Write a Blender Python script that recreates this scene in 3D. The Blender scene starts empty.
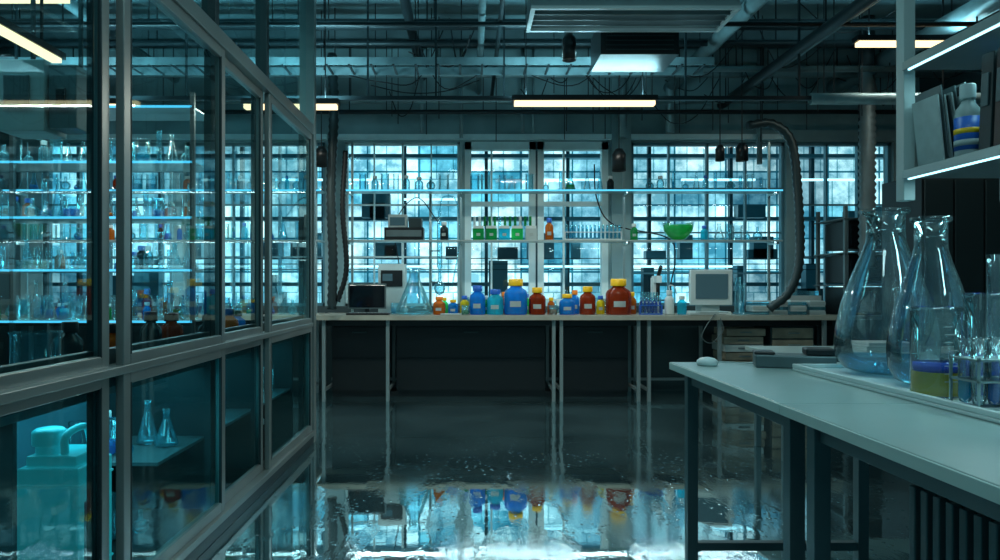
import bpy, math, random
from mathutils import Vector, Matrix
random.seed(7)
S=bpy.context.scene
# ---------------------------------------------------------------- materials
def nt(name):
    m=bpy.data.materials.new(name); m.use_nodes=True
    t=m.node_tree; t.nodes.clear()
    o=t.nodes.new('ShaderNodeOutputMaterial')
    return m,t,o
def mat(name,col,rough=.5,metal=0,em=None,es=0,var=0,scale=4,bump=0,spec=.5):
    m,t,o=nt(name)
    p=t.nodes.new('ShaderNodeBsdfPrincipled')
    p.inputs['Base Color'].default_value=(*col,1)
    p.inputs['Roughness'].default_value=rough
    p.inputs['Metallic'].default_value=metal
    p.inputs['Specular IOR Level'].default_value=spec
    if em:
        p.inputs['Emission Color'].default_value=(*em,1); p.inputs['Emission Strength'].default_value=es
    if var or bump:
        tc=t.nodes.new('ShaderNodeTexCoord')
        n=t.nodes.new('ShaderNodeTexNoise'); n.inputs['Scale'].default_value=scale; n.inputs['Detail'].default_value=6
        t.links.new(tc.outputs['Object'],n.inputs['Vector'])
        if var:
            r=t.nodes.new('ShaderNodeValToRGB')
            r.color_ramp.elements[0].position=.3; r.color_ramp.elements[1].position=.7
            r.color_ramp.elements[0].color=tuple(max(0,c*(1-var)) for c in col)+(1,)
            r.color_ramp.elements[1].color=tuple(c*(1+var) for c in col)+(1,)
            t.links.new(n.outputs['Fac'],r.inputs['Fac']); t.links.new(r.outputs['Color'],p.inputs['Base Color'])
        if bump:
            b=t.nodes.new('ShaderNodeBump'); b.inputs['Strength'].default_value=bump
            t.links.new(n.outputs['Fac'],b.inputs['Height']); t.links.new(b.outputs['Normal'],p.inputs['Normal'])
    t.links.new(p.outputs[0],o.inputs[0]); return m
def emit(name,col,s):
    m,t,o=nt(name); e=t.nodes.new('ShaderNodeEmission')
    e.inputs[0].default_value=(*col,1); e.inputs[1].default_value=s
    t.links.new(e.outputs[0],o.inputs[0]); return m
def glass(name,tint,boost=0.0,rough=.02,refl=(1,1,1),body=0,bcol=(.6,.9,1),k=.75):
    m,t,o=nt(name)
    a=t.nodes.new('ShaderNodeBsdfTransparent'); a.inputs[0].default_value=(*tint,1)
    src=a.outputs[0]
    if body:
        tr=t.nodes.new('ShaderNodeBsdfDiffuse'); tr.inputs[0].default_value=(*bcol,1)
        x0=t.nodes.new('ShaderNodeMixShader'); x0.inputs[0].default_value=body
        t.links.new(a.outputs[0],x0.inputs[1]); t.links.new(tr.outputs[0],x0.inputs[2]); src=x0.outputs[0]
    g=t.nodes.new('ShaderNodeBsdfGlossy'); g.inputs['Roughness'].default_value=rough; g.inputs[0].default_value=(*refl,1)
    f=t.nodes.new('ShaderNodeLayerWeight'); f.inputs[0].default_value=.35
    mu=t.nodes.new('ShaderNodeMath'); mu.operation='MULTIPLY_ADD'; mu.inputs[1].default_value=k; mu.inputs[2].default_value=boost; mu.use_clamp=True
    t.links.new(f.outputs['Fresnel'],mu.inputs[0])
    x=t.nodes.new('ShaderNodeMixShader')
    t.links.new(mu.outputs[0],x.inputs[0]); t.links.new(src,x.inputs[1]); t.links.new(g.outputs[0],x.inputs[2])
    t.links.new(x.outputs[0],o.inputs[0]); return m
def tinted(name,col,k=.5,rough=.08,tr=None):
    m,t,o=nt(name)
    a=t.nodes.new('ShaderNodeBsdfTransparent'); a.inputs[0].default_value=(*(tr or [min(1,c*1.5+.02) for c in col]),1)
    p=t.nodes.new('ShaderNodeBsdfPrincipled'); p.inputs['Base Color'].default_value=(*col,1); p.inputs['Roughness'].default_value=rough
    x=t.nodes.new('ShaderNodeMixShader'); x.inputs[0].default_value=k
    t.links.new(a.outputs[0],x.inputs[1]); t.links.new(p.outputs[0],x.inputs[2]); t.links.new(x.outputs[0],o.inputs[0]); return m

M={}
M['steel']=mat('brushed_steel',(.30,.42,.43),.35,.7,var=.15,scale=3)
M['frame']=mat('frame_aluminium',(.30,.34,.33),.34,.6,var=.15,scale=2)
M['framedark']=mat('frame_dark_metal',(.04,.065,.07),.4,.5)  # darker metal for seals, rear posts and other dark parts
M['white']=mat('white_enamel',(.62,.74,.74),.35)
M['whiteframe']=mat('window_frame_paint',(.66,.88,.90),.4,var=.1)
M['bluframe']=mat('window_frame_blue',(.09,.24,.30),.4,.2)
M['darkframe']=mat('window_frame_dark',(.025,.08,.105),.4,.3)
M['dark']=mat('dark_plastic',(.008,.012,.014),.35)
M['black']=mat('black_metal',(.010,.016,.018),.45,.3,var=.2)
M['grey']=mat('grey_metal',(.12,.175,.185),.45,.3,var=.2)
M['lgrey']=mat('light_grey_plastic',(.38,.49,.49),.4,var=.1)
M['wall']=mat('painted_concrete',(.23,.37,.39),.8,var=.3,scale=1.6,bump=.2)
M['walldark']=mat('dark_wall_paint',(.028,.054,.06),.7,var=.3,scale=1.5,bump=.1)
M['ceil']=mat('ceiling_concrete',(.14,.25,.275),.85,var=.55,scale=1.3,bump=.3)
M['pipe']=mat('galvanised_pipe',(.22,.33,.35),.38,.4,var=.35)
M['pipedark']=mat('dark_pipe',(.018,.033,.038),.45,.4)
M['rubber']=mat('cable_rubber',(.006,.01,.012),.6)
M['bench']=mat('bench_laminate',(.42,.43,.36),.22,var=.12,scale=5)
M['table']=mat('table_laminate',(.28,.39,.38),.3,var=.08,scale=3)
M['tableedge']=mat('table_edge_band',(.5,.66,.63),.4)
M['leg']=mat('table_leg_paint',(.08,.145,.16),.4,.3)
M['legw']=mat('bench_leg_paint',(.20,.27,.28),.4,.2)
M['pane']=glass('window_glass',(.94,.99,1),boost=.01)
M['part']=glass('partition_glass',(.66,.91,.94),boost=.06,refl=(.8,1,1),body=.006,bcol=(.1,.7,.8),k=.75)
M['partlow']=glass('lower_partition_glass',(.50,.82,.86),boost=.11,refl=(.7,1,1),body=.015,bcol=(.1,.7,.8),k=.8)
M['glass']=glass('lab_glass',(.88,.96,.97),boost=.04,refl=(.9,1,1),body=.02)
M['glassb']=glass('lab_glass_blue',(.62,.90,.98),boost=.07,refl=(.8,1,1),body=.09,bcol=(.3,.85,1))
M['clear']=glass('clear_flask_glass',(.95,.99,1),boost=.04,refl=(.9,1,1),body=.035,bcol=(.7,.95,1),k=.9)
M['blue']=tinted('blue_liquid',(.01,.25,.68),.6)
M['cobalt']=tinted('cobalt_liquid',(.01,.08,.60),.5,tr=(.05,.2,.85))
M['cyan']=tinted('cyan_liquid',(.03,.55,.72),.5)
M['green']=tinted('green_liquid',(.03,.62,.18),.5,tr=(.1,.9,.3))
M['dgreen']=tinted('deep_green_liquid',(.02,.36,.11),.5,tr=(.05,.6,.22))
M['amber']=tinted('amber_glass',(.60,.17,.02),.5,tr=(.9,.3,.05))
M['red']=tinted('red_brown_glass',(.32,.045,.012),.5,tr=(.7,.15,.05))
M['yliq']=tinted('yellow_liquid',(.85,.70,.03),.5,tr=(1,.9,.1))
M['paleblue']=tinted('pale_blue_liquid',(.15,.5,.75),.16,tr=(.6,.88,.98))
M['dkbottle']=tinted('dark_bottle_glass',(.015,.028,.032),.8)
M['ycap']=mat('yellow_cap',(1,.60,.01),.4)
M['ocap']=mat('orange_cap',(.95,.25,.01),.4)
M['bcap']=mat('blue_cap',(.02,.15,.62),.4)
M['label']=mat('paper_label',(.36,.45,.44),.6)
M['paper']=mat('paper',(.40,.50,.50),.7,var=.1,scale=20)
M['card']=mat('cardboard',(.25,.19,.12),.8,var=.2)
M['wood']=mat('drawer_wood',(.22,.21,.16),.5,var=.3,scale=6)
M['screen']=mat('screen_dark',(.006,.01,.014),.08)
M['screenlit']=mat('screen_grey',(.04,.08,.10),.1,em=(.12,.28,.33),es=.13)
M['ledw']=emit('led_strip_white',(.42,.88,1.0),2.4)
M['ledshelf']=emit('shelf_edge_led',(.10,.62,.95),1.3)
M['lamp']=emit('fluorescent_tube',(1.0,.78,.44),2.1)
M['lampc']=emit('fluorescent_tube_cool',(.6,.92,1.0),.8)
M['canister']=mat('cyan_plastic_glow',(.04,.60,.66),.3,em=(.03,.62,.70),es=.18,var=.3,scale=5)  # weak emission stands in for light coming through the plastic

def floor_mat():
    m,t,o=nt('wet_epoxy_floor'); L=t.links.new
    tc=t.nodes.new('ShaderNodeTexCoord')
    def noise(sc,det,vec=None):
        n=t.nodes.new('ShaderNodeTexNoise'); n.inputs['Scale'].default_value=sc; n.inputs['Detail'].default_value=det
        L(vec or tc.outputs['Object'],n.inputs['Vector']); return n.outputs['Fac']
    def rng(src,a,b,c,d):
        r=t.nodes.new('ShaderNodeMapRange'); r.inputs[1].default_value=a; r.inputs[2].default_value=b; r.inputs[3].default_value=c; r.inputs[4].default_value=d
        L(src,r.inputs[0]); return r.outputs[0]
    def math2(op,a,b):
        n=t.nodes.new('ShaderNodeMath'); n.operation=op
        for i,s in enumerate((a,b)):
            if isinstance(s,(int,float)): n.inputs[i].default_value=s
            else: L(s,n.inputs[i])
        return n.outputs[0]
    n1=noise(1.1,8); n2=noise(30,4)
    mp=t.nodes.new('ShaderNodeMapping'); mp.inputs['Scale'].default_value=(2.6,1.0,1); L(tc.outputs['Object'],mp.inputs[0])
    n3=noise(1.0,9,mp.outputs[0])
    wet=rng(n3,.45,.53,0,1)
    d=t.nodes.new('ShaderNodeBsdfDiffuse')
    r=t.nodes.new('ShaderNodeValToRGB'); r.color_ramp.elements[0].color=(.02,.045,.052,1); r.color_ramp.elements[1].color=(.085,.16,.175,1)
    r.color_ramp.elements[0].position=.3; r.color_ramp.elements[1].position=.7
    L(n1,r.inputs['Fac']); L(r.outputs['Color'],d.inputs[0])
    g=t.nodes.new('ShaderNodeBsdfGlossy'); g.inputs[0].default_value=(.8,.97,1,1)
    L(rng(wet,0,1,.085,.012),g.inputs['Roughness'])
    v=t.nodes.new('ShaderNodeTexVoronoi'); v.inputs['Scale'].default_value=24; L(tc.outputs['Object'],v.inputs['Vector'])
    drop=rng(v.outputs['Distance'],0,.24,1,0)
    edge=math2('MULTIPLY',rng(n3,.42,.48,0,1),rng(n3,.50,.56,1,0))
    drops=math2('MULTIPLY',drop,edge)
    h=math2('ADD',math2('ADD',math2('MULTIPLY',n2,.04),drops),math2('MULTIPLY',wet,.2))
    b=t.nodes.new('ShaderNodeBump'); b.inputs['Strength'].default_value=.13; b.inputs['Distance'].default_value=.02
    L(h,b.inputs['Height']); L(b.outputs['Normal'],g.inputs['Normal'])
    x=t.nodes.new('ShaderNodeMixShader')
    f=t.nodes.new('ShaderNodeLayerWeight'); f.inputs[0].default_value=.5
    L(rng(f.outputs['Fresnel'],0,1,.5,1.0),x.inputs[0])
    L(d.outputs[0],x.inputs[1]); L(g.outputs[0],x.inputs[2]); L(x.outputs[0],o.inputs[0]); return m
M['floor']=floor_mat()
def facade_mat():
    m,t,o=nt('lit_facade_glazing')
    tc=t.nodes.new('ShaderNodeTexCoord')
    mp=t.nodes.new('ShaderNodeMapping'); mp.inputs['Rotation'].default_value=(math.radians(90),0,0)
    t.links.new(tc.outputs['Object'],mp.inputs[0])
    def brick(w,h,ms,c1,c2,mo,off=0):
        b=t.nodes.new('ShaderNodeTexBrick'); b.offset=off; b.inputs['Scale'].default_value=1
        b.inputs['Brick Width'].default_value=w; b.inputs['Row Height'].default_value=h; b.inputs['Mortar Size'].default_value=ms
        b.inputs['Color1'].default_value=(*c1,1); b.inputs['Color2'].default_value=(*c2,1); b.inputs['Mortar'].default_value=(*mo,1)
        t.links.new(mp.outputs[0],b.inputs[0]); return b.outputs['Color']
    def mul(a,b):
        mx=t.nodes.new('ShaderNodeMix'); mx.data_type='RGBA'; mx.blend_type='MULTIPLY'; mx.inputs[0].default_value=1
        t.links.new(a,mx.inputs[6]); t.links.new(b,mx.inputs[7]); return mx.outputs[2]
    b=brick(.95,.62,.018,(.06,.40,.54),(.62,.98,1),(.01,.14,.20))
    c=brick(1.9,1.24,0,(.38,.42,.46),(1.6,1.6,1.6),(1,1,1),.5)
    d=brick(.31,2.1,.012,(.7,.78,.84),(1.15,1.1,1.1),(.3,.5,.55),.3)
    n=t.nodes.new('ShaderNodeTexNoise'); n.inputs['Scale'].default_value=2.2; n.inputs['Detail'].default_value=9; n.inputs['Roughness'].default_value=.65
    t.links.new(tc.outputs['Object'],n.inputs['Vector'])
    r=t.nodes.new('ShaderNodeValToRGB'); r.color_ramp.elements[0].position=.40; r.color_ramp.elements[1].position=.62
    r.color_ramp.elements[0].color=(.25,.42,.48,1); r.color_ramp.elements[1].color=(1.35,1.25,1.2,1)
    t.links.new(n.outputs['Fac'],r.inputs['Fac'])
    e=t.nodes.new('ShaderNodeEmission'); t.links.new(mul(mul(mul(b,c),d),r.outputs['Color']),e.inputs[0]); e.inputs[1].default_value=1.4
    t.links.new(e.outputs[0],o.inputs[0]); return m
M['facade']=facade_mat()

# ---------------------------------------------------------------- builder
class B:
    def __init__(s,name,bevel=0): s.n=name; s.v=[]; s.f=[]; s.m=[]; s.sm=[]; s.ms=[]; s.bv=bevel
    def mi(s,k):
        if k not in s.ms: s.ms.append(k)
        return s.ms.index(k)
    def face(s,idx,k,sm=False): s.f.append(idx); s.m.append(s.mi(k)); s.sm.append(sm)
    def box(s,x0,x1,y0,y1,z0,z1,k):
        i=len(s.v)
        s.v+=[(x0,y0,z0),(x1,y0,z0),(x1,y1,z0),(x0,y1,z0),(x0,y0,z1),(x1,y0,z1),(x1,y1,z1),(x0,y1,z1)]
        for q in [(0,3,2,1),(4,5,6,7),(0,1,5,4),(1,2,6,5),(2,3,7,6),(3,0,4,7)]: s.face([i+a for a in q],k)
        return s
    def rbox(s,c,size,ang,k,tilt=0,axis='X'):
        i=len(s.v); s.box(-size[0]/2,size[0]/2,-size[1]/2,size[1]/2,-size[2]/2,size[2]/2,k)
        R=Matrix.Rotation(ang,3,'Z')@Matrix.Rotation(tilt,3,axis)
        for j in range(i,len(s.v)): s.v[j]=tuple(R@Vector(s.v[j])+Vector(c))
        return s
    def quad(s,pts,k):
        i=len(s.v); s.v+=[tuple(p) for p in pts]; s.face(list(range(i,i+len(pts))),k); return s
    def lathe(s,cx,cy,cz,prof,k,n=20,ks=None):
        i=len(s.v)
        for r,z in prof:
            for a in range(n):
                t=2*math.pi*a/n; s.v.append((cx+r*math.cos(t),cy+r*math.sin(t),cz+z))
        for j in range(len(prof)-1):
            kk=ks[j] if ks else k
            for a in range(n):
                b=(a+1)%n; s.face([i+j*n+a,i+j*n+b,i+(j+1)*n+b,i+(j+1)*n+a],kk,True)
        return s
    def tube(s,path,r,k,n=8,cap=True):
        P=[Vector(p) for p in path]; i=len(s.v); L=len(P)
        rs=r if isinstance(r,(list,tuple)) else [r]*L
        prev=None
        for j,p in enumerate(P):
            d=(P[min(j+1,L-1)]-P[max(j-1,0)]).normalized()
            if prev is None:
                u=Vector((0,0,1)) if abs(d.z)<.9 else Vector((1,0,0))
                a=d.cross(u).normalized()
            else: a=(prev-d*prev.dot(d)).normalized()
            prev=a; b=d.cross(a)
            for q in range(n):
                t=2*math.pi*q/n; s.v.append(tuple(p+(a*math.cos(t)+b*math.sin(t))*rs[j]))
        for j in range(L-1):
            for q in range(n):
                w=(q+1)%n; s.face([i+j*n+q,i+j*n+w,i+(j+1)*n+w,i+(j+1)*n+q],k,True)
        if cap:
            s.face([i+q for q in range(n)][::-1],k); s.face([i+(L-1)*n+q for q in range(n)],k)
        return s
    def done(s):
        xs=[v[0] for v in s.v]; ys=[v[1] for v in s.v]; zs=[v[2] for v in s.v]
        c=((min(xs)+max(xs))/2,(min(ys)+max(ys))/2,min(zs))
        me=bpy.data.meshes.new(s.n); me.from_pydata([(v[0]-c[0],v[1]-c[1],v[2]-c[2]) for v in s.v],[],s.f)
        for k in s.ms: me.materials.append(M[k])
        me.polygons.foreach_set('material_index',s.m); me.polygons.foreach_set('use_smooth',s.sm); me.update()
        o=bpy.data.objects.new(s.n,me); o.location=c; S.collection.objects.link(o)
        if s.bv:
            b=o.modifiers.new('bevel','BEVEL'); b.width=s.bv; b.segments=2; b.limit_method='ANGLE'; b.angle_limit=math.radians(50)
        return o
def curve_pts(pts,n=8):
    P=[Vector(p) for p in pts]; P=[P[0]*2-P[1]]+P+[P[-1]*2-P[-2]]; out=[]
    for i in range(1,len(P)-2):
        for j in range(n):
            t=j/n; a,b,c,d=P[i-1:i+3]
            out.append(.5*((2*b)+(c-a)*t+(2*a-5*b+4*c-d)*t*t+(3*b-a-3*c+d)*t**3))
    out.append(P[-2]); return out
def corr(b,pts,r,k,n=12,pitch=.02):
    C=curve_pts(pts,10)
    D=[0]
    for i in range(1,len(C)): D.append(D[-1]+(C[i]-C[i-1]).length)
    N=int(D[-1]/pitch); out=[]; j=0
    for i in range(N+1):
        t=D[-1]*i/N
        while j<len(D)-2 and D[j+1]<t: j+=1
        f=(t-D[j])/max(1e-6,D[j+1]-D[j]); out.append(C[j].lerp(C[j+1],f))
    b.tube(out,[r*(1.0 if i%2 else .78) for i in range(N+1)],k,n)

def erlen(b,x,y,z,r,h,k='glass',liq=None,lf=.3,n=24):
    p=[(0,.004),(r*.85,.004),(r*.97,h*.02),(r,h*.06),(r*.95,h*.13),(r*.62,h*.45),(r*.34,h*.72),(r*.29,h*.78),(r*.28,h*.95),(r*.35,h*.98),(r*.36,h),(r*.30,h)]
    b.lathe(x,y,z,p,k,n)
    if liq:
        t=lf; rr=r*(1-.62*max(0,(t-.1)))*.94
        b.lathe(x,y,z,[(0,.01),(r*.9,.01),(r*.95,h*.07),(rr,h*t),(0,h*t)],liq,n)
def beaker(b,x,y,z,r,h,k='glass',liq=None,lf=.4,n=20):
    b.lathe(x,y,z,[(0,.003),(r*.92,.003),(r,h*.06),(r,h*.94),(r*1.07,h),(r*1.0,h)],k,n)
    if liq: b.lathe(x,y,z,[(0,.008),(r*.93,.008),(r*.95,h*.08),(r*.95,h*lf),(0,h*lf)],liq,n)
def bottle(b,x,y,z,r,h,k,cap,label=True,n=20):
    b.lathe(x,y,z,[(0,.0),(r*.93,.0),(r,h*.04),(r,h*.58),(r*.9,h*.67),(r*.5,h*.76),(r*.44,h*.80),(r*.44,h*.86)],k,n)
    b.lathe(x,y,z,[(0,h*.80),(r*.6,h*.80),(r*.62,h*.82),(r*.62,h*.98),(r*.55,h),(0,h)],cap,n)
    if label:
        a0,a1=-math.pi*.68,-math.pi*.38; i=len(b.v); N=8
        for j in range(N+1):
            t=a0+(a1-a0)*j/N
            for zz in (h*.22,h*.38): b.v.append((x+(r+.002)*math.cos(t),y+(r+.002)*math.sin(t),z+zz))
        for j in range(N): b.face([i+2*j,i+2*j+2,i+2*j+3,i+2*j+1],'label',True)
def gradcyl(b,x,y,z,r,h,k='glass',liq=None,lf=.5):
    b.lathe(x,y,z,[(0,0),(r*1.8,0),(r*1.8,.012),(r,.025),(r,h*.97),(r*1.15,h)],k,14)
    if liq: b.lathe(x,y,z,[(0,.026),(r*.9,.03),(r*.9,h*lf),(0,h*lf)],liq,14)
def roundflask(b,x,y,z,r,k='glass',liq=None,n=20):
    pr=[(r*math.sin(t),r-r*math.cos(t)) for t in [math.pi*i/12*.9 for i in range(0,13)]]
    pr=[(max(a,r*.25) if i>6 else a,zz) for i,(a,zz) in enumerate(pr)]
    b.lathe(x,y,z,pr+[(r*.25,r*2.9),(r*.32,r*3)],k,n)
    if liq: b.lathe(x,y,z,[(r*.94*math.sin(t),r-r*.94*math.cos(t)) for t in [math.pi*i/12*.5 for i in range(13)]]+[(0,r)],liq,n)
def rack(b,x,y,z,w,liq,h=.16,n=6,frame='white',d=.06):
    b.box(x-w/2,x+w/2,y-d/2,y+d/2,z,z+.012,frame); b.box(x-w/2,x+w/2,y-d/2,y+d/2,z+h*.55,z+h*.6,frame)
    for sx in (x-w/2,x+w/2-.01): b.box(sx,sx+.01,y-d/2,y+d/2,z+.012,z+h*.55,frame)
    for i in range(n):
        cx=x-w/2+w*(i+.5)/n; r=min(.014,w/n*.38)
        b.lathe(cx,y,z+.014,[(0,0),(r*.8,.003),(r,.012),(r,h),(r*1.15,h+.003)],'glassb',10)
        if liq: b.lathe(cx,y,z+.014,[(0,.003),(r*.9,.012),(r*.9,h*.75),(0,h*.75)],liq,10)
def scatter(b,x0,x1,y,z,maxh=.26,colored=.3,dens=1.0,pal=('glassb','blue','amber','dkbottle','cyan','red')):
    x=x0
    while x<x1:
        r=random.uniform(.03,.06); h=min(maxh,random.uniform(.14,.3)); yy=y+random.uniform(-.03,.03)
        liq=random.choice(['blue','cyan','dgreen','amber','blue']) if random.random()<colored else None
        c=random.random()
        x+=r
        if c<.3: beaker(b,x,yy,z,r,min(h,.18),random.choice(['glass','glassb']),liq,n=14)
        elif c<.5: erlen(b,x,yy,z,r*1.1,h,random.choice(['glass','glassb']),liq,n=14)
        elif c<.68: gradcyl(b,x,yy,z,.018,h,'glassb',liq)
        elif c<.86: bottle(b,x,yy,z,r*.8,h*.8,random.choice(pal),random.choice(['bcap','white','white']),False,n=14)
        else: roundflask(b,x,yy,z,min(r,.05),'glassb',liq,n=14)
        x+=r*1.2+random.uniform(.0,.04)/dens
def area(name,loc,rot,sx,sy,e,col):
    l=bpy.data.lights.new(name,'AREA'); l.shape='RECTANGLE'; l.size=sx; l.size_y=sy; l.energy=e; l.color=col
    o=bpy.data.objects.new(name,l); o.location=loc; o.rotation_euler=rot; S.collection.objects.link(o); return o
UP=(math.pi,0,0)
# ---------------------------------------------------------------- room shell
XL,XR,YB,ZC=-5.2,5.2,8.1,3.95
B('floor').box(XL-.2,XR+.2,-2.5,YB+.2,-.1,0,'floor').done()
B('ceiling').box(XL-.2,XR+.2,-2.5,YB+.2,ZC,ZC+.15,'ceil').done()
wins=[(-4.95,-3.45),(-3.3,-1.68),(-1.45,-.12),(-.06,1.60),(1.87,3.66),(3.78,4.9)]
w=B('wall_back'); z0,z1=.98,2.88
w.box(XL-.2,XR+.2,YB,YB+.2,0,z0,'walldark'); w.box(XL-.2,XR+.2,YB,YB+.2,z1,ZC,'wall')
edges=[XL-.2]+[e for a in wins for e in a]+[XR+.2]
for i in range(0,len(edges),2): w.box(edges[i],edges[i+1],YB,YB+.2,z0,z1,'wall')
w.done()
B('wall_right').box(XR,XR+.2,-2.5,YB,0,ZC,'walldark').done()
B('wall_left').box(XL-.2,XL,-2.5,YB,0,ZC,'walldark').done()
def window(i,x0,x1,cols,rows,fk,fw=.035):
    b=B('window_%d'%i); y0,y1=YB+.05,YB+.11
    b.box(x0,x0+fw,y0,y1,z0,z1,fk); b.box(x1-fw,x1,y0,y1,z0,z1,fk)
    b.box(x0,x1,y0,y1,z0,z0+fw,fk); b.box(x0,x1,y0,y1,z1-fw,z1,fk)
    for c in range(1,cols):
        x=x0+(x1-x0)*c/cols; t=.5*fw if c%2 else .8*fw
        b.box(x-t/2,x+t/2,y0,y1,z0,z1,fk)
    for r in rows:
        z=z0+(z1-z0)*r; b.box(x0,x1,y0+.01,y1-.01,z-.009,z+.009,fk)
    b.quad([(x0,YB+.08,z0),(x1,YB+.08,z0),(x1,YB+.08,z1),(x0,YB+.08,z1)],'pane'); b.done()
for i,(a,c) in enumerate(wins):
    if i==3:
        b=B('window_4'); y0,y1=YB+.0,YB+.10
        mid=(a+c)/2
        for s0,s1 in ((a,mid-.01),(mid+.01,c)):
            b.box(s0,s0+.075,y0,y1,z0,z1,'whiteframe'); b.box(s1-.075,s1,y0,y1,z0,z1,'whiteframe')
            b.box(s0,s1,y0,y1,z0,z0+.08,'whiteframe'); b.box(s0,s1,y0,y1,z1-.09,z1,'whiteframe')
            b.box(s0,s1,y0+.01,y1-.01,2.14,2.19,'whiteframe'); b.box(s0+.3,s0+.32,y0+.02,y1-.02,z0,z1,'whiteframe')
            b.quad([(s0,YB+.08,z0),(s1,YB+.08,z0),(s1,YB+.08,z1),(s0,YB+.08,z1)],'pane')
        b.box(mid-.012,mid+.012,y0,y1,z0,z1,'darkframe')
        b.done()
    else: window(i+1,a,c,[2,3,4,0,4,3][i],[.3,.62] if i!=4 else [.2,.45,.72],'bluframe' if i!=2 else 'whiteframe',.035 if i!=2 else .028)
t=B('trim_1'); t.box(-1.55,3.7,YB-.05,YB,2.9,2.96,'whiteframe'); t.box(-5,-1.65,YB-.05,YB,2.9,2.96,'whiteframe'); t.done()
B('concrete_column').box(1.63,1.85,YB-.06,YB,0,ZC,'wall').done()
f=B('opposite_building')
f.box(-11,11,13,13.2,-1,6.5,'facade')
for z in (.35,1.25,2.45,3.6,4.6): f.box(-11,11,12.8,13,z-.035,z+.035,'bluframe')
for i in range(-7,8):
    x=i*1.5+.3; f.box(x-.03,x+.03,12.86,12.96,-1,6.5,'darkframe')
random.seed(3)
for i in range(20):
    x=random.uniform(-7,8); z=random.choice([1.55,2.0,2.75,3.1]); f.box(x,x+random.uniform(.6,1.6),12.5,12.55,z,z+.035,'ledw')
for z in (1.5,1.6,1.7): f.box(-11,11,12.4,12.42,z,z+.015,'darkframe')
for i in range(34):
    x=random.uniform(-7,8); wd=random.uniform(.1,.5); h=random.uniform(.2,.8); zb=random.choice([.9,.9,1.7,2.45]); f.box(x,x+wd,12.6,12.8,zb,zb+h*(1 if zb<1 else .6),random.choice(['darkframe','bluframe','bluframe']))
f.done()
B('outside_ground').box(-11,11,YB+.2,13.2,-.6,-.5,'walldark').done()

# ---------------------------------------------------------------- back bench
def bench(x0,x1,legs):
    b=B('lab_bench')
    b.box(x0,x1,7.3,8.03,.87,.905,'bench'); b.box(x0,x1,7.285,7.3,.855,.905,'bench')
    b.box(x0+.05,x1-.05,7.4,7.43,.79,.87,'dark')
    for x in legs:
        b.box(x,x+.035,7.33,7.365,0,.87,'legw'); b.box(x,x+.035,7.93,7.965,0,.87,'legw'); b.box(x+.005,x+.03,7.36,7.93,.1,.13,'legw')
    b.box(x0+.05,x1-.05,7.94,7.96,.14,.17,'legw')
    b.done()
bench(-1.62,3.88,[-1.55,-.88,.86,.94,1.75,1.86,2.6,3.7])
bench(-5.1,-1.66,[-5.0,-3.6,-2.6,-1.75])
b=B('base_cabinet')
for x0,x1 in ((-1.5,-.9),(-.8,.82),(1.0,1.72)):
    b.box(x0,x1,7.62,7.9,.06,.78,'dark'); b.box(x0+.01,x1-.01,7.605,7.62,.08,.42,'dark'); b.box(x0+.01,x1-.01,7.605,7.62,.44,.77,'dark')
    b.box((x0+x1)/2-.08,(x0+x1)/2+.08,7.585,7.605,.7,.715,'framedark')
b.box(-1.5,1.72,7.65,7.88,0,.06,'dark')
b.done()
b=B('flat_storage_box')
for i in range(9):
    z=.0+i*.085; o=random.uniform(-.02,.02)
    b.box(2.72+o,3.13+o,7.45,7.85,z,z+.075,'wood' if i%3 else 'lgrey'); b.box(2.86+o,2.98+o,7.44,7.45,z+.03,z+.045,'grey')
b.done()
b=B('drawer_unit')
b.box(3.2,3.66,7.45,7.88,0,.78,'framedark')
for i in range(6): b.box(3.215,3.645,7.435,7.45,.03+i*.125,.14+i*.125,'wood'); b.box(3.38,3.5,7.42,7.435,.08+i*.125,.09+i*.125,'steel')
b.done()
def shelves(x0,x1,ups,name='reagent_shelf'):
    b=B(name)
    for z in (1.70,2.24):
        b.box(x0,x1,7.5,7.72,z-.012,z+.006,'steel')
        b.box(x0,x1,7.49,7.5,z-.012,z+.004,'ledshelf' if z>2 else 'lgrey')
    for x in ups:
        b.box(x-.012,x+.012,7.72,7.745,.905,2.8,'steel'); b.box(x-.01,x+.01,7.5,7.72,1.66,1.688,'steel'); b.box(x-.01,x+.01,7.5,7.72,2.2,2.228,'steel')
    b.done()
    for z in (1.684,2.224): area('under_shelf_led',((x0+x1)/2,7.56,z),(0,0,0),x1-x0-.1,.015,10 if z<2 else 7,(.75,.95,1))
shelves(-1.35,3.35,[-1.3,-.1,1.7,3.3])
shelves(-5.0,-1.6,[-4.9,-3.3,-1.7])
b=B('shelf_glassware'); random.seed(11)
scatter(b,-4.9,-1.75,7.6,1.707,.24,.4); scatter(b,-4.9,-1.85,7.6,2.247,.2,.2)
b.done()
b=B('shelf_glassware')
random.seed(5)
scatter(b,2.5,3.2,7.6,1.707,.2,.1); scatter(b,-1.2,-.3,7.6,2.247,.2,.1,1,('glassb',)); scatter(b,.0,1.5,7.6,2.247,.2,.05,.4,('glassb','dkbottle')); scatter(b,1.9,3.2,7.6,2.247,.2,.1,1,('glassb',))
b.done()
b=B('tube_box')
for x,k in ((.03,'dgreen'),(.17,'dgreen'),(.31,'cyan'),(.45,'green'),(.6,'glassb')):
    b.box(x,x+.12,7.53,7.66,1.707,1.83,k if k!='glassb' else 'lgrey'); b.box(x+.005,x+.115,7.535,7.655,1.83,1.86,'white'); b.box(x+.04,x+.08,7.528,7.53,1.75,1.78,'label')
for i in range(12): b.lathe(.05+i*.055,7.6,1.861,[(0,0),(.014,0),(.014,.10),(.017,.104),(0,.104)],random.choice(['glassb','dgreen','white']),8)
b.done()
b=B('test_tube_rack'); rack(b,1.33,7.58,1.707,.62,'cyan',.15,14); b.done()
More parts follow.
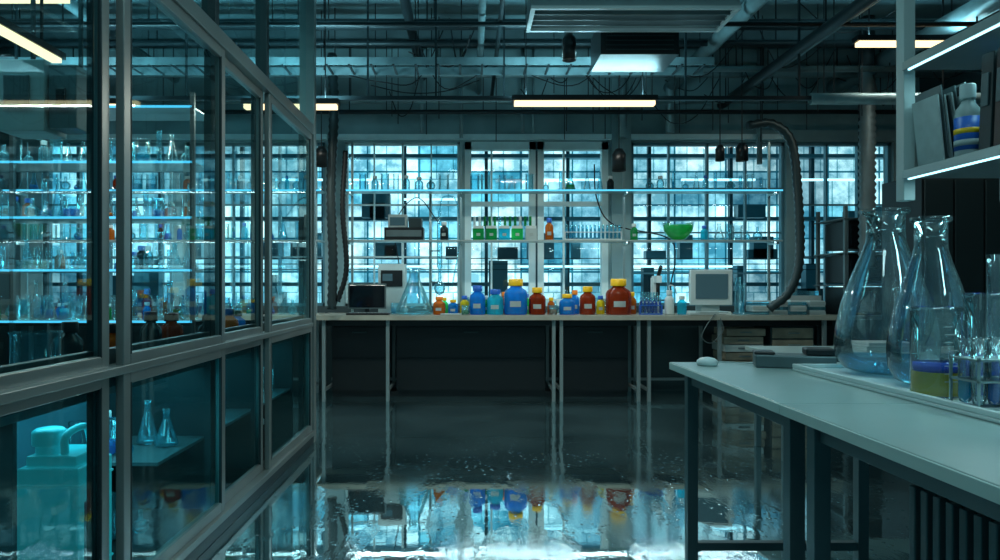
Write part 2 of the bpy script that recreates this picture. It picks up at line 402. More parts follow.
b=B('reagent_bottle'); bottle(b,-.28,7.6,1.707,.045,.2,'dkbottle','white'); b.done()
b=B('reagent_bottle'); bottle(b,.86,7.6,1.707,.045,.24,'amber','bcap'); b.done()
b=B('reagent_bottle'); bottle(b,1.78,7.6,1.707,.04,.18,'dgreen','white'); b.done()
b=B('glass_bowl')
b.lathe(2.26,7.6,1.707,[(0,0),(.06,.0),(.11,.04),(.15,.10),(.17,.2),(.165,.2)],'glass',24); b.lathe(2.26,7.6,1.707,[(0,.01),(.055,.01),(.105,.045),(.148,.11),(.158,.16),(0,.16)],'green',24); b.done()
b=B('shelf_instrument',.006)
b.box(-.92,-.5,7.5,7.72,1.707,1.84,'dark'); b.box(-.9,-.52,7.495,7.5,1.74,1.81,'grey'); b.box(-.88,-.68,7.52,7.7,1.84,1.98,'lgrey'); b.box(-.66,-.52,7.52,7.7,1.84,1.94,'framedark'); b.box(-.86,-.7,7.515,7.52,1.86,1.95,'screenlit'); b.done()
# ---------------------------------------------------------------- bench items
Z=.906
b=B('computer_monitor',.004)
b.box(-1.31,-.9,7.5,7.53,Z+.06,Z+.33,'grey'); b.box(-1.295,-.915,7.495,7.5,Z+.075,Z+.315,'screen'); b.box(-1.13,-1.08,7.53,7.56,Z+.01,Z+.18,'dark'); b.box(-1.2,-1.0,7.47,7.62,Z,Z+.012,'dark'); b.done()
b=B('computer_keyboard',.003); b.box(-1.3,-.85,7.33,7.45,Z,Z+.02,'dark')
for i in range(11):
    for j in range(4): b.box(-1.28+i*.037,-1.25+i*.037,7.345+j*.025,7.365+j*.025,Z+.02,Z+.026,'grey')
b.done()
b=B('erlenmeyer_flask'); erlen(b,-.6,7.55,Z,.2,.5,'glassb',None); b.done()
items=[(-.33,.065,.19,'amber','ocap'),(-.18,.055,.16,'blue','ycap'),(.08,.085,.31,'blue','bcap'),(.27,.09,.27,'cyan','bcap'),(.49,.125,.38,'blue','ycap'),(.72,.09,.29,'red','ycap'),(1.04,.085,.22,'blue','ycap'),(1.26,.085,.30,'red','ycap'),(1.59,.135,.38,'red','ycap')]
for x,r,h,k,c in items:
    b=B('reagent_bottle'); bottle(b,x,7.5,Z,r,h,k,c); b.done()
for x,y,r,h,k,c in [(-.06,7.66,.05,.2,'yliq','bcap'),(-.28,7.66,.04,.18,'green','ycap'),(.38,7.72,.05,.24,'amber','ocap'),(.62,7.74,.05,.22,'green','bcap'),(.88,7.6,.04,.18,'amber','ycap'),(1.15,7.68,.05,.26,'blue','ocap'),(1.42,7.62,.045,.2,'yliq','bcap'),(.17,7.64,.04,.2,'dgreen','white'),(1.76,7.62,.05,.24,'amber','ycap')]:
    b=B('reagent_bottle'); bottle(b,x,y,Z,r,h,k,c); b.done()
b=B('beaker'); beaker(b,.88,7.42,Z,.045,.1,'glassb','amber',.6); b.done()
b=B('beaker'); beaker(b,-.82,7.68,Z,.05,.12,'glassb','cyan',.5); b.done()
b=B('beaker'); beaker(b,-.05,7.42,Z,.04,.1,'glassb','dgreen',.5); b.done()
b=B('test_tube_rack'); rack(b,1.93,7.48,Z,.24,'cobalt',.17,6,'bcap'); b.done()
b=B('test_tube_rack'); rack(b,1.95,7.62,Z,.2,'cobalt',.22,6,'white'); b.done()
b=B('wash_bottle'); bottle(b,2.13,7.48,Z,.05,.26,'white','white',False); b.tube(curve_pts([(2.13,7.48,Z+.26),(2.13,7.48,Z+.31),(2.18,7.48,Z+.3),(2.21,7.48,Z+.22)],5),.005,'white',6); b.done()
b=B('wash_bottle'); bottle(b,2.27,7.5,Z,.05,.2,'cyan','white',False); b.done()
b=B('crt_monitor',.006)
b.rbox((2.6,7.56,Z+.29),(.44,.06,.38),-.08,'white'); b.rbox((2.6,7.528,Z+.30),(.34,.02,.27),-.08,'screenlit')
b.rbox((2.61,7.69,Z+.29),(.36,.22,.32),-.08,'lgrey'); b.box(2.5,2.7,7.57,7.77,Z+.03,Z+.12,'lgrey'); b.box(2.42,2.8,7.5,7.83,Z,Z+.03,'white'); b.done()
b=B('notebook'); b.rbox((2.45,7.38,Z+.012),(.3,.14,.016),.0,'paper'); b.rbox((2.55,7.38,Z+.028),(.3,.13,.012),0,'lgrey'); b.done()
b=B('graduated_cylinder'); gradcyl(b,2.93,7.66,Z,.03,.4,'glassb',None); b.done()
b=B('graduated_cylinder'); gradcyl(b,2.91,7.5,Z,.03,.33,'glassb','cyan',.4); b.done()
b=B('microplate_box')
for i in range(4):
    for j in range(3):
        x=3.0+i*.2
        b.box(x,x+.17,7.42,7.62,Z+j*.05,Z+.035+j*.05,'lgrey' if (i+j)%2 else 'glassb'); b.box(x+.005,x+.165,7.425,7.615,Z+.035+j*.05,Z+.048+j*.05,'white')
b.done()
b=B('tube_carton'); b.box(3.5,3.84,7.65,7.9,Z,Z+.2,'lgrey'); b.box(3.52,3.82,7.67,7.88,Z+.2,Z+.25,'glassb'); b.done()
b=B('lab_notebook'); b.rbox((-.2,7.36,Z+.008),(.22,.1,.014),.0,'paper'); b.done()
random.seed(21); b=B('bench_glassware'); scatter(b,-4.95,-1.8,7.55,Z,.3,.45); b.done()
random.seed(9); b=B('bench_glassware'); scatter(b,-.1,1.5,7.9,Z,.3,.2,1,('glassb','blue')); b.done()
b=B('distillation_apparatus')
b.box(-1.02,-.72,7.78,7.98,Z,Z+.55,'lgrey'); b.box(-.99,-.75,7.77,7.78,Z+.3,Z+.48,'dark'); b.box(-.97,-.86,7.765,7.77,Z+.36,Z+.44,'screenlit')
b.box(-.6,-.3,7.8,7.98,Z,Z+.02,'grey'); b.tube([(-.45,7.9,Z+.02),(-.45,7.9,Z+1.5)],.012,'steel',8)
for zz in (.35,.7,1.05): b.tube([(-.45,7.9,Z+zz),(-.34,7.84,Z+zz)],.008,'steel',6)
b.lathe(-.34,7.84,Z+.2,[(0,0),(.05,.03),(.065,.08),(.05,.13),(.02,.16),(.018,.3),(.03,.32),(.03,.8),(.018,.83),(.018,.95)],'glassb',16)
b.tube(curve_pts([(-.34,7.84,Z+1.15),(-.3,7.84,Z+1.3),(-.15,7.84,Z+1.25),(-.12,7.84,Z+.8),(-.2,7.84,Z+.3)],8),.008,'glassb',6)
b.tube(curve_pts([(-.8,7.9,Z+.55),(-.85,7.9,Z+1.0),(-.6,7.88,Z+1.3),(-.34,7.84,Z+1.0)],8),.006,'rubber',6)
b.done()
b=B('microscope',.004)
b.box(2.0,2.2,7.74,8.0,Z,Z+.04,'white'); b.box(2.06,2.14,7.9,7.99,Z+.04,Z+.4,'white'); b.box(2.07,2.13,7.77,7.98,Z+.34,Z+.42,'white'); b.tube([(2.1,7.82,Z+.34),(2.1,7.82,Z+.2)],.022,'dark'); b.tube([(2.1,7.82,Z+.4),(2.1,7.7,Z+.52)],.022,'dark'); b.box(2.03,2.17,7.76,7.9,Z+.14,Z+.155,'dark'); b.box(2.08,2.12,7.85,7.92,Z+.1,Z+.2,'grey'); b.done()
b=B('instrument_stack',.006)
b.box(3.95,4.75,7.3,7.34,0,.86,'framedark')
b.box(3.9,4.8,7.3,7.95,.86,.9,'grey')
for x in (3.92,4.75): b.box(x,x+.035,7.9,7.94,0,2.05,'grey'); b.box(x,x+.035,7.32,7.36,0,2.05,'grey')
for z in (.9,1.24,1.6):
    b.box(3.98,4.34,7.36,7.85,z,z+.30,'dark'); b.box(4.38,4.72,7.38,7.85,z,z+.27,'black')
    b.box(4.0,4.32,7.35,7.36,z+.03,z+.26,'screen'); b.box(4.42,4.5,7.37,7.38,z+.16,z+.2,'lgrey'); b.box(3.9,4.8,7.3,7.95,z+.31,z+.325,'grey')
b.done()

# ---------------------------------------------------------------- left glass partition
XP=-1.216
g=B('glass_partition',.003)
divs=[.7,1.72,2.43,3.49,4.23,5.4]
for i in range(len(divs)-1):
    a,c=divs[i],divs[i+1]; off=-.03 if i%2 else 0
    if i==2: a+=.02
    for (zb,zt,k) in ((.96,2.33,'part'),(.14,.86,'partlow')):
        fw=.05
        x1=XP+off; x0=x1-.03
        g.box(x0,x1,a+.01,a+.01+fw,zb-.045,zt+.045,'frame'); g.box(x0,x1,c-.01-fw,c-.01,zb-.045,zt+.045,'frame')
        g.box(x0,x1,a+.01+fw,c-.01-fw,zb-.045,zb+.005,'frame'); g.box(x0,x1,a+.01+fw,c-.01-fw,zt-.005,zt+.045,'frame')
        g.box(x1-.012,x1+.002,a+.01+fw,a+.018+fw,zb,zt,'framedark'); g.box(x1-.012,x1+.002,c-.018-fw,c-.01-fw,zb,zt,'framedark')
        xm=(x0+x1)/2
        g.quad([(xm,a+.05,zb),(xm,c-.05,zb),(xm,c-.05,zt),(xm,a+.05,zt)],k)
g.box(XP-.1,XP+.008,.6,5.45,.895,.925,'frame'); g.box(XP-.1,XP-.07,.6,5.45,.84,.98,'framedark')
g.box(XP-.1,XP+.012,.6,5.45,2.375,2.45,'frame'); g.box(XP-.1,XP+.012,.6,5.45,0,.06,'framedark'); g.box(XP-.1,XP+.02,.6,5.45,.06,.095,'frame')
for y in divs: g.box(XP-.1,XP-.065,y-.03,y+.03,.06,2.4,'framedark')
g.box(XP-.1,XP+.015,5.4,5.47,0,3.6,'frame')
for y in (.7,1.9,2.43,3.4,4.25,): g.box(XP-.08,XP-.01,y-.025,y+.025,2.45,3.6,'framedark')
g.box(XP-.1,XP,.6,5.45,3.6,3.66,'framedark')
g.quad([(XP-.05,.7,2.45),(XP-.05,5.4,2.45),(XP-.05,5.4,3.6),(XP-.05,.7,3.6)],'part')
for y in (1.9,3.4,5.4): g.box(XP-.06,XP-.03,y-.015,y+.015,3.66,ZC,'framedark')
g.done()
b=B('low_storage_cabinet')
b.box(-1.9,-1.34,1.0,5.3,.0,.06,'black'); b.box(-1.9,-1.34,1.0,5.3,.80,.84,'grey'); b.box(-1.9,-1.88,1.0,5.3,.06,.80,'bluframe')
for y in (1.0,2.05,3.6,4.4,5.28): b.box(-1.88,-1.34,y,y+.02,.06,.80,'framedark')
b.box(-1.88,-1.36,3.05,5.28,.42,.435,'grey')
b.done()
for y,e in ((1.6,1.5),(2.75,2.2),(3.3,1.6),(4.0,1.8),(4.85,1.8)): area('cabinet_fill',(-1.6,y,.79),(0,0,0),.3,.4,e,(.2,.85,1))  # added fill lamps that softly brighten the cabinet interior
b=B('plastic_canister',.02)
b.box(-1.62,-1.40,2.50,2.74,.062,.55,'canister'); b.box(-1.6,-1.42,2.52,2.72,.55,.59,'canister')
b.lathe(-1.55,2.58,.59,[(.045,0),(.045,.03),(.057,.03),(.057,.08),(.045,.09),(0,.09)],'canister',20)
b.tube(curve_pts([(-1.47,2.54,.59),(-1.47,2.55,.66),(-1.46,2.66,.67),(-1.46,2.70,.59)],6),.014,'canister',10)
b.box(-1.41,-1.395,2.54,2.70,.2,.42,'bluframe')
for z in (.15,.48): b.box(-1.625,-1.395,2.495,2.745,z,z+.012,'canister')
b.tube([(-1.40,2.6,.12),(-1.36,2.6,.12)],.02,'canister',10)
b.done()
random.seed(31)
b=B('cabinet_glassware')
for y in (3.15,3.4,3.8,4.1,4.6,4.9,5.1): scatter(b,-1.8,-1.5,y,.437,.25,.2,1,('glassb','dkbottle','amber'))
for y in (3.2,3.9,4.2,4.7,5.0): scatter(b,-1.8,-1.5,y,.062,.25,.2,1,('glassb','dkbottle'))
b.done()
random.seed(41)
b=B('cabinet_top_bottles')
for y,x,r,h,k in [(2.8,-1.6,.05,.22,'dkbottle'),(3.05,-1.55,.05,.2,'amber'),(3.4,-1.55,.05,.24,'dkbottle'),(3.75,-1.6,.06,.22,'red'),(4.0,-1.5,.05,.2,'dkbottle'),(4.5,-1.55,.06,.22,'amber'),(4.8,-1.6,.06,.2,'blue'),(5.0,-1.5,.05,.2,'dkbottle')]:
    bottle(b,x,y,.841,r,h,k,'dark',False)
b.done()
b=B('beaker'); beaker(b,-1.55,2.5,.841,.08,.2,'glassb'); b.done()
b=B('beaker'); beaker(b,-1.6,2.15,.841,.07,.18,'glassb','cyan',.4); b.done()
b=B('glassware_rack')
for x in (-4.6,-3.3,-2.0):
    for y in (5.05,5.45): b.box(x-.015,x+.015,y-.015,y+.015,0,2.6,'framedark')
for z in (.4,.95,1.32,1.70,2.1,2.5):
    b.box(-4.6,-2.0,5.05,5.45,z-.006,z+.006,'steel'); b.box(-4.6,-2.0,5.035,5.045,z-.008,z+.008,'ledshelf')
b.done()
for z in (1.31,1.69,2.09,2.49): area('under_shelf_led',(-3.3,5.12,z),(0,0,0),2.5,.015,3.5,(.4,.9,1))  # added lamps to strengthen the glow on this rack
random.seed(55); b=B('rack_glassware')
for z in (.957,1.327,1.707,2.107): scatter(b,-4.5,-2.1,5.17,z,.29,.2,3,('glassb','glassb','cyan','dkbottle','blue','dgreen'))
b.done()
random.seed(56); b=B('rack_glassware')
for z in (.957,1.327,1.707): scatter(b,-4.5,-2.1,5.36,z,.29,.4,1,('glassb','amber','cyan','dkbottle','blue','red'))
b.done()
b=B('glassware_rack')
for x in (-3.35,-2.25):
    for y in (2.95,3.25): b.box(x-.015,x+.015,y-.015,y+.015,0,1.9,'framedark')
for z in (.35,.80,1.15,1.5,1.85):
    b.box(-3.35,-2.25,2.95,3.25,z-.006,z+.006,'steel'); b.box(-3.35,-2.25,2.935,2.945,z-.007,z+.007,'ledshelf')
b.done()
for z in (1.14,1.49,1.84): area('under_shelf_led',(-2.8,3.0,z),(0,0,0),1.0,.015,2.2,(.4,.9,1))  # more added lamps, raising the glow of the nearer rack
random.seed(66); b=B('rack_glassware')
for z in (.807,1.157,1.507): scatter(b,-3.28,-2.35,3.1,z,.28,.25,2,('glassb','cyan','dkbottle','amber','blue'))
b.done()
b=B('control_box',.006)
b.box(-2.36,-2.13,3.5,3.7,1.98,2.34,'lgrey'); b.box(-2.12,-1.98,3.52,3.68,2.0,2.32,'grey'); b.box(-2.33,-2.2,3.49,3.5,2.1,2.26,'grey'); b.box(-2.08,-2.03,3.51,3.52,2.1,2.2,'dark')
for x in (-2.3,-2.05): b.box(x,x+.02,3.66,3.68,2.32,ZC,'framedark')
b.done()

# ---------------------------------------------------------------- right foreground table
b=B('lab_table',.004)
T=.87
for y0,y1 in ((1.985,3.08),(.85,1.98)):
    b.box(.88,1.90,y0,y1,T-.03,T,'table')
    b.box(.876,.881,y0,y1,T-.031,T-.002,'tableedge'); b.box(.88,1.9,y1,y1+.004,T-.031,T-.002,'tableedge')
    for x in (.93,1.66):
        for y in (y0+.05,y1-.09): b.box(x,x+.045,y,y+.045,.0,T-.03,'leg')
    b.box(.945,.96,y0+.09,y1-.09,T-.09,T-.03,'leg'); b.box(1.68,1.695,y0+.09,y1-.09,T-.09,T-.03,'leg')
    b.box(.97,1.66,y1-.08,y1-.055,T-.09,T-.03,'leg'); b.box(.97,1.66,y1-.085,y1-.05,.07,.105,'leg')
b.done()
b=B('computer_mouse')
pr=[(0,0),(.03,0),(.034,.008),(.032,.02),(.022,.03),(.008,.034),(0,.034)]
b.lathe(0,0,0,pr,'white',20)
b.v=[(1.0+v[0]*1.3,2.95+v[1]*1.5,T+.0005+v[2]) for v in b.v]
b.tube(curve_pts([(1.0,2.99,T+.012),(1.02,3.04,T+.006),(1.12,3.03,T+.005),(1.22,2.97,T+.005)],6),.003,'lgrey',6); b.done()
b=B('barcode_scanner',.006)
b.rbox((1.33,2.88,T+.027),(.30,.13,.052),-.3,'grey'); b.rbox((1.42,2.85,T+.068),(.11,.11,.028),-.3,'black'); b.rbox((1.22,2.91,T+.059),(.08,.1,.014),-.3,'dark'); b.done()
b=B('lab_tray',.003)
b.box(1.27,1.86,1.3,2.76,T+.0005,T+.012,'white'); b.box(1.27,1.285,1.3,2.76,T+.012,T+.028,'white'); b.box(1.285,1.845,2.745,2.76,T+.012,T+.028,'white'); b.box(1.845,1.86,1.3,2.76,T+.012,T+.028,'white'); b.done()
TT=T+.013
def bigflask(x,y,r,h,liq,lf,gm='glass'):
    b=B('glass_flask')
    def P(s): return [(0,.004),(r*.55*s,.004),(r*.82*s,.02),(r*.97*s,.06),(r*s,.11),(r*.97*s,.17),(r*.87*s,h*.42),(r*.66*s,h*.6),(r*.46*s,h*.74),(r*.38*s,h*.81),(r*.37*s,h*.86),(r*.37*s,h*.96)]
    b.lathe(x,y,TT,P(1)+[(r*.46,h*.975),(r*.47,h),(r*.41,h)],gm,40)
    pi=[p for p in P(.95) if p[1]<lf]
    pi=[(a,z+.004) for a,z in pi]; b.lathe(x,y,TT,pi+[(0,pi[-1][1])],liq,40)
    b.done()
bigflask(1.52,2.56,.17,.60,'paleblue',.065,'clear')
bigflask(1.475,2.24,.125,.54,'paleblue',.065,'clear')
b=B('beaker'); beaker(b,1.352,2.03,TT,.066,.26,'clear','yliq',.28,28)
b.lathe(1.352,2.03,TT,[(0,.074),(.062,.074),(.062,.10),(0,.10)],'cobalt',28)
for i in range(8): b.box(1.33,1.352 if i%2 else 1.367,1.961,1.9615,TT+.05+i*.022,TT+.052+i*.022,'label')
b.done()
b=B('beaker'); beaker(b,1.51,2.02,TT,.072,.30,'clear','cobalt',.4,28); b.done()
b=B('graduated_cylinder'); gradcyl(b,1.66,2.2,TT,.03,.42,'clear','cyan',.3); b.done()
b=B('reagent_bottle'); bottle(b,1.68,2.04,TT,.055,.22,'blue','bcap'); b.done()
b=B('test_tube_rack')
x0,x1,y0,y1=1.30,1.64,1.79,1.90
for z in (.0,.07,.125): b.box(x0,x1,y0,y1,TT+z,TT+z+.005,'steel' if z else 'lgrey')
for x in (x0,x1-.006):
    for y in (y0,y1-.006): b.box(x,x+.006,y,y+.006,TT,TT+.135,'steel')
for i in range(8):
    for j in range(2):
        cx=x0+.022+i*.042; cy=y0+.03+j*.05; r=.016
        b.lathe(cx,cy,TT+.008,[(0,0),(r*.8,.004),(r,.018),(r,.17),(r*1.15,.174)],'clear',14)
        if (i+j)%2: b.lathe(cx,cy,TT+.008,[(0,.004),(r*.9,.018),(r*.9,.06),(0,.06)],'cyan' if j%2 else 'blue',14)
b.done()
b=B('ribbed_drawer_unit',.003)
b.box(1.2,1.62,1.35,1.90,.03,.70,'black')
for i in range(9): b.box(1.21+i*.046,1.235+i*.046,1.325,1.35,.06,.67,'leg')
for j in range(11): b.box(1.175,1.2,1.37+j*.048,1.395+j*.048,.06,.67,'leg')
for x in (1.22,1.56):
    for y in (1.4,1.84): b.box(x,x+.04,y,y+.04,0,.03,'dark')
b.done()
b=B('side_table',.003)
b.box(2.1,3.9,4.75,5.35,.72,.75,'table')
for x in (2.15,3.8):
    for y in (4.8,5.26): b.box(x,x+.04,y,y+.04,0,.72,'leg')
b.box(2.17,3.82,4.81,4.83,.66,.72,'leg')
b.done()
b=B('document_tray',.003); b.box(2.75,3.15,4.85,5.15,.7505,.79,'lgrey'); b.box(2.78,3.12,4.88,5.12,.79,.81,'paper'); b.done()

# ---------------------------------------------------------------- right hanging shelf
b=B('hanging_shelf',.002)
PZ=1.5
b.box(1.5,1.54,2.42,2.465,PZ,ZC,'lgrey'); b.box(1.86,1.89,2.42,2.46,PZ,ZC,'grey'); b.box(1.5,1.545,.7,.745,PZ,ZC,'lgrey'); b.box(1.86,1.89,.7,.74,PZ,ZC,'grey')
for z in (1.6,1.975,2.5):
    b.box(1.5,1.9,.7,2.42,z-.025,z,'grey'); b.box(1.493,1.5,.7,2.42,z-.028,z+.002,'steel')
    b.box(1.50,1.508,.72,2.40,z-.033,z-.026,'ledw')
b.done()
area('under_shelf_led',(1.68,1.9,1.94),(0,0,0),.05,.9,3,(.45,.92,1))
area('under_shelf_led',(1.68,1.9,1.565),(0,0,0),.05,.9,5,(.5,.93,1))
# row of thin folders fanned along X, spines facing the aisle/camera
b=B('document_folders')
for i in range(11):
    h=.20+.05*random.random()
    b.rbox((1.525+i*.0105,2.33-.003*i,1.6+.01+h/2),(.0045,.13,h),.0,['paper','grey','lgrey','framedark'][i%4],tilt=-.10-.012*i,axis='Y')
b.done()
def labelbot(x,y,r,h,cap):
    b=B('plastic_bottle'); bottle(b,x,y,1.6005,r,h,'lgrey',cap,False,24)
    b.lathe(x,y,1.6005,[(r*1.01,.03),(r*1.03,.03),(r*1.03,h*.56),(r*1.01,h*.56)],'bcap',24); b.lathe(x,y,1.6005,[(r*1.035,h*.34),(r*1.045,h*.34),(r*1.045,h*.41),(r*1.035,h*.41)],'ycap',24)
    b.lathe(x,y,1.6005,[(r*1.035,h*.18),(r*1.045,h*.18),(r*1.045,h*.26),(r*1.035,h*.26)],'label',24); b.done()
labelbot(1.575,2.215,.036,.24,'white'); labelbot(1.665,2.235,.034,.25,'bcap')
b=B('ring_binder',.003)
for i in range(4): b.rbox((1.67,2.13-i*.062,1.6+.16),(.2,.05,.3),0,'framedark' if i%2==0 else 'dark',tilt=.06,axis='X'); b.rbox((1.567,2.13-i*.062,1.6+.2),(.004,.03,.1),0,'grey',tilt=.06,axis='X')
b.done()
b=B('storage_carton',.003); b.box(1.55,1.8,1.45,1.7,1.6005,1.8,'card'); b.done()
b=B('tall_locker',.004)
b.box(4.0,5.1,6.2,6.8,0,2.2,'black')
for i in range(4): b.box(4.02+i*.27,4.27+i*.27,6.185,6.2,.06,2.15,'framedark'); b.box(4.23+i*.27,4.245+i*.27,6.17,6.185,1.0,1.15,'steel')
b.done()

# ---------------------------------------------------------------- ceiling services
def luminaire(x0,x1,y,z,k='lamp',wd=.10,up=24,dn=14,col=(.95,.95,.85)):
    b=B('linear_lamp')
    b.box(x0,x1,y-wd/2,y+wd/2,z,z+.045,'black'); b.box(x0+.02,x1-.02,y-wd*.36,y+wd*.36,z-.035,z,k)
    for x in (x0+.12,x1-.12): b.box(x-.004,x+.004,y-.004,y+.004,z+.045,ZC,'rubber')
    b.done()
    if up: area('lamp_up_fill',((x0+x1)/2,y,z+.06),UP,x1-x0,.08,up,(.40,.86,1))  # added teal fill aimed up to brighten ceiling and upper back wall
    if dn: area('lamp_downlight',((x0+x1)/2,y,z-.036),(0,0,0),x1-x0-.1,.012,dn,col)
luminaire(.36,1.60,6.0,2.79,dn=26); luminaire(-1.95,-1.12,6.0,2.76,dn=16); luminaire(-4.2,-2.9,6.0,2.76,dn=16)
luminaire(-3.6,-2.4,4.2,2.95,dn=16,up=12); luminaire(3.3,4.6,6.0,3.3,dn=10,up=10)  # first lamp on this line is added to brighten the left room
b=B('linear_lamp'); b.box(-1.93,-1.87,2.0,3.24,2.25,2.28,'black'); b.box(-1.922,-1.878,2.02,3.22,2.23,2.25,'lamp')
for y in (2.2,3.1): b.box(-1.905,-1.895,y,y+.01,2.28,ZC,'rubber')
b.done()
b=B('ceiling_light_hood')
x0,x1,y0,y1,z=.42,1.86,4.8,5.25,3.13
b.quad([(x0,y0,z),(x1,y0,z),(x1,y0+.1,z+.14),(x0,y0+.1,z+.14)],'lgrey'); b.quad([(x0,y1,z),(x1,y1,z),(x1,y1-.1,z+.14),(x0,y1-.1,z+.14)],'lgrey')
b.quad([(x0,y0,z),(x0,y1,z),(x0,y1-.1,z+.14),(x0,y0+.1,z+.14)],'grey'); b.quad([(x1,y0,z),(x1,y1,z),(x1,y1-.1,z+.14),(x1,y0+.1,z+.14)],'grey')
b.box(x0,x1,y0+.1,y1-.1,z+.14,z+.18,'grey')
for yy in (y0+.0,y1-.03): b.box(x0,x1,yy,yy+.03,z-.02,z,'white')
b.box(x0,x0+.03,y0+.03,y1-.03,z-.02,z,'white'); b.box(x1-.03,x1,y0+.03,y1-.03,z-.02,z,'white')
for yy in (y0+.12,y0+.22,y0+.32): b.box(x0+.03,x1-.03,yy,yy+.012,z-.015,z+.03,'grey')
for yy in (y0+.15,y0+.28): b.tube([(x0+.05,yy,z+.07),(x1-.05,yy,z+.07)],.018,'lampc',10)
for x in (x0+.2,x1-.2): b.box(x-.005,x+.005,5.02,5.03,z+.18,ZC,'rubber')
b.done()
b=B('air_conditioning_unit',.01)
b.box(1.0,1.6,5.35,5.8,2.98,3.25,'dark')
for i in range(6): b.box(1.04,1.56,5.34,5.35,3.01+i*.035,3.02+i*.035,'framedark')
for x in (1.05,1.55): b.box(x-.01,x+.01,5.6,5.62,3.25,ZC,'grey')
b.done()
def spot(x,y,z,r=.05,h=.16):
    b=B('pendant_lamp'); b.lathe(x,y,z,[(0,.02),(r*.8,.02),(r,0),(r,h*.75),(r*.5,h),(0,h)],'dark',18); b.box(x-.004,x+.004,y-.004,y+.004,z+h,ZC,'rubber'); b.done()
spot(.78,5.5,2.98,.055,.22); spot(1.49,7.0,2.36,.07,.22); spot(2.5,7.0,2.46,.045,.16); spot(2.72,7.0,2.46,.06,.18); spot(-1.48,6.97,2.4,.06,.2)
b=B('suspended_rail')
b.box(-5,3.0,6.15,6.19,2.845,2.88,'pipedark')
for x in (-4,-2.5,-.9,-.3,.3,1.9,2.9): b.box(x-.008,x+.008,6.16,6.18,2.88,ZC,'pipedark')
b.tube([(3.0,6.17,2.86),(5.1,6.17,2.86)],.05,'pipe',14)
b.done()
random.seed(77)
b=B('pipe_run')
for y,z,r,k in [(2.9,3.62,.03,'pipe'),(3.6,3.6,.05,'pipedark'),(4.3,3.6,.04,'pipedark'),(4.7,3.5,.025,'pipedark'),(5.4,3.55,.05,'pipe'),(5.75,3.36,.02,'pipedark'),(6.4,3.6,.05,'pipedark'),(6.6,3.5,.03,'pipedark'),(6.9,3.35,.03,'pipe'),(7.6,3.1,.025,'pipedark'),(7.4,3.45,.035,'pipe'),(7.85,3.62,.04,'pipedark'),(7.9,3.3,.03,'pipe')]:
    b.tube([(-5.1,y,z),(5.1,y,z)],r,k,10)
    for i in range(7):
        x=-4.6+i*1.5+random.uniform(-.3,.3); b.box(x-.005,x+.005,y-.005,y+.005,z,ZC,'rubber')
for x,z,r,k in [(-3.4,3.6,.05,'pipe'),(-.55,3.62,.045,'pipedark'),(.1,3.45,.03,'pipe'),(.25,3.4,.02,'pipedark'),(2.3,3.5,.07,'pipe'),(2.9,3.3,.05,'pipedark'),(3.1,3.4,.03,'pipe'),(4.2,3.5,.09,'pipe')]:
    b.tube([(x,2.0,z),(x,8.08,z)],r,k,12)
for x,r,z in [(1.74,.05,2.9),(2.28,.05,2.96),(-.1,.02,2.9),(-.55,.02,2.96),(3.3,.03,2.6),(.6,.02,2.96),(.72,.015,2.96)]:
    b.tube([(x,7.98,z),(x,7.98,ZC)],r,'pipe',12)
b.done()
b=B('steel_beam')
for y in (2.2,3.9,5.6,7.3): b.box(-5.2,5.2,y-.02,y+.02,3.74,3.95,'grey'); b.box(-5.2,5.2,y-.08,y+.08,3.72,3.74,'framedark')
b.done()
b=B('cable_tray')
for y0,z,xa,xb in ((6.3,3.2,-4.9,2.2),(4.9,3.42,-1.1,.3)):
    b.box(xa,xb,y0,y0+.01,z,z+.07,'pipe'); b.box(xa,xb,y0+.3,y0+.31,z,z+.07,'pipe')
    x=xa
    while x<xb: b.box(x,x+.02,y0,y0+.3,z,z+.01,'pipedark'); x+=.2
    for x in (xa+.3,(xa+xb)/2,xb-.3): b.box(x,x+.01,y0+.15,y0+.16,z,ZC,'rubber')
b.done()
b=B('hanging_cables')
for i in range(26):
    x=random.uniform(-1.0,4.8); y=random.uniform(6.3,7.9); z=random.uniform(3.3,3.9)
    dx=random.uniform(-1.2,1.2); sag=random.uniform(.06,.35); z2=random.uniform(3.3,3.9); dy=random.uniform(-.3,.3)
    y2=min(8.0,max(6.3,y+dy))
    b.tube(curve_pts([(x,y,z),(x+dx*.3,(y+y2)/2,min(z,z2)-sag*.8),(x+dx*.65,(y+y2)/2,min(z,z2)-sag),(x+dx,y2,z2)],6),.006,'rubber',5)
for i in range(44):
    x=random.uniform(-1.0,4.6); y=random.uniform(6.3,7.9); e=random.uniform(2.75,3.3)
    b.tube([(x,y,3.94),(x,y,e)],.005,'rubber',5)
b.done()
b=B('flexible_duct')
corr(b,[(4.04,7.12,3.4),(4.04,7.12,2.8),(4.04,7.12,2.2),(4.04,7.12,1.4)],.085,'grey',16,.035)
b.tube([(4.04,7.12,3.35),(4.04,7.12,3.94)],.07,'pipedark',14)
b.done()
b=B('flexible_duct')
corr(b,[(2.85,7.2,2.86),(3.1,7.2,2.88),(3.3,7.2,2.7),(3.37,7.2,2.2),(3.39,7.2,1.5),(3.3,7.24,1.15),(3.14,7.34,.97)],.05,'framedark',12,.036)
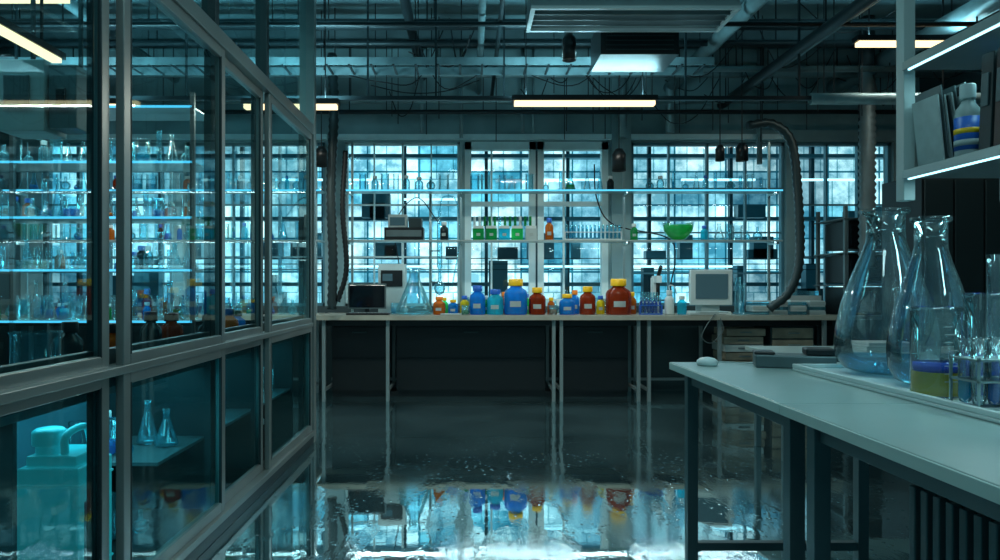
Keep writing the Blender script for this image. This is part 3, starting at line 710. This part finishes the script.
b.done()
b=B('flexible_duct')
corr(b,[(-1.42,7.2,3.6),(-1.4,7.2,3.0),(-1.43,7.2,2.2),(-1.41,7.2,1.5),(-1.42,7.2,.97)],.055,'framedark',12,.036)
corr(b,[(-1.28,7.2,2.6),(-1.31,7.2,2.0),(-1.27,7.2,1.4),(-1.36,7.2,1.05)],.03,'black',10,.024)
b.done()
b=B('power_cable')
b.tube(curve_pts([(2.55,7.28,.92),(2.45,7.25,.8),(2.4,7.24,.68),(2.5,7.25,.62),(2.62,7.25,.75),(2.6,7.27,.88)],6),.005,'grey',6)
b.done()
b=B('power_cable')
b.tube(curve_pts([(1.42,8.0,2.6),(1.42,7.85,2.2),(1.6,7.82,1.9),(2.2,7.8,1.75),(2.3,7.85,1.5),(2.25,7.85,1.2),(2.3,7.85,.93)],6),.008,'rubber',6)
b.done()

# ---------------------------------------------------------------- lights
area('ceiling_fill',(.6,.3,3.85),(0,0,0),2.2,.5,34,(.6,.93,.97))  # unseen fill lamps without fittings, added to lift the dark room
area('ceiling_fill',(.8,3.3,3.66),(0,0,0),2.2,.2,22,(.55,.92,.97))
area('ceiling_fill',(-3.0,3.0,3.66),(0,0,0),2.0,.3,18,(.35,.9,1))
area('ceiling_up_fill',(.5,3.0,3.3),UP,3.0,.1,9,(.3,.85,1))  # added fill aimed upward to lighten the ceiling, no fitting modelled
wd=bpy.data.worlds.new('ambient_world'); S.world=wd; wd.use_nodes=True  # dim teal ambient fill entering through the open end behind the camera
bg=wd.node_tree.nodes['Background']; bg.inputs[0].default_value=(.05,.28,.36,1); bg.inputs[1].default_value=.3

# ---------------------------------------------------------------- camera
cd=bpy.data.cameras.new('camera'); cd.sensor_width=36; cd.lens=25.2; cd.shift_x=.03; cd.shift_y=.007; cd.clip_start=.05
co=bpy.data.objects.new('camera',cd); co.location=(0,0,1.2); co.rotation_euler=(math.radians(90),0,0); S.collection.objects.link(co); S.camera=co
S.view_settings.view_transform='Standard'
S.view_settings.look='None'
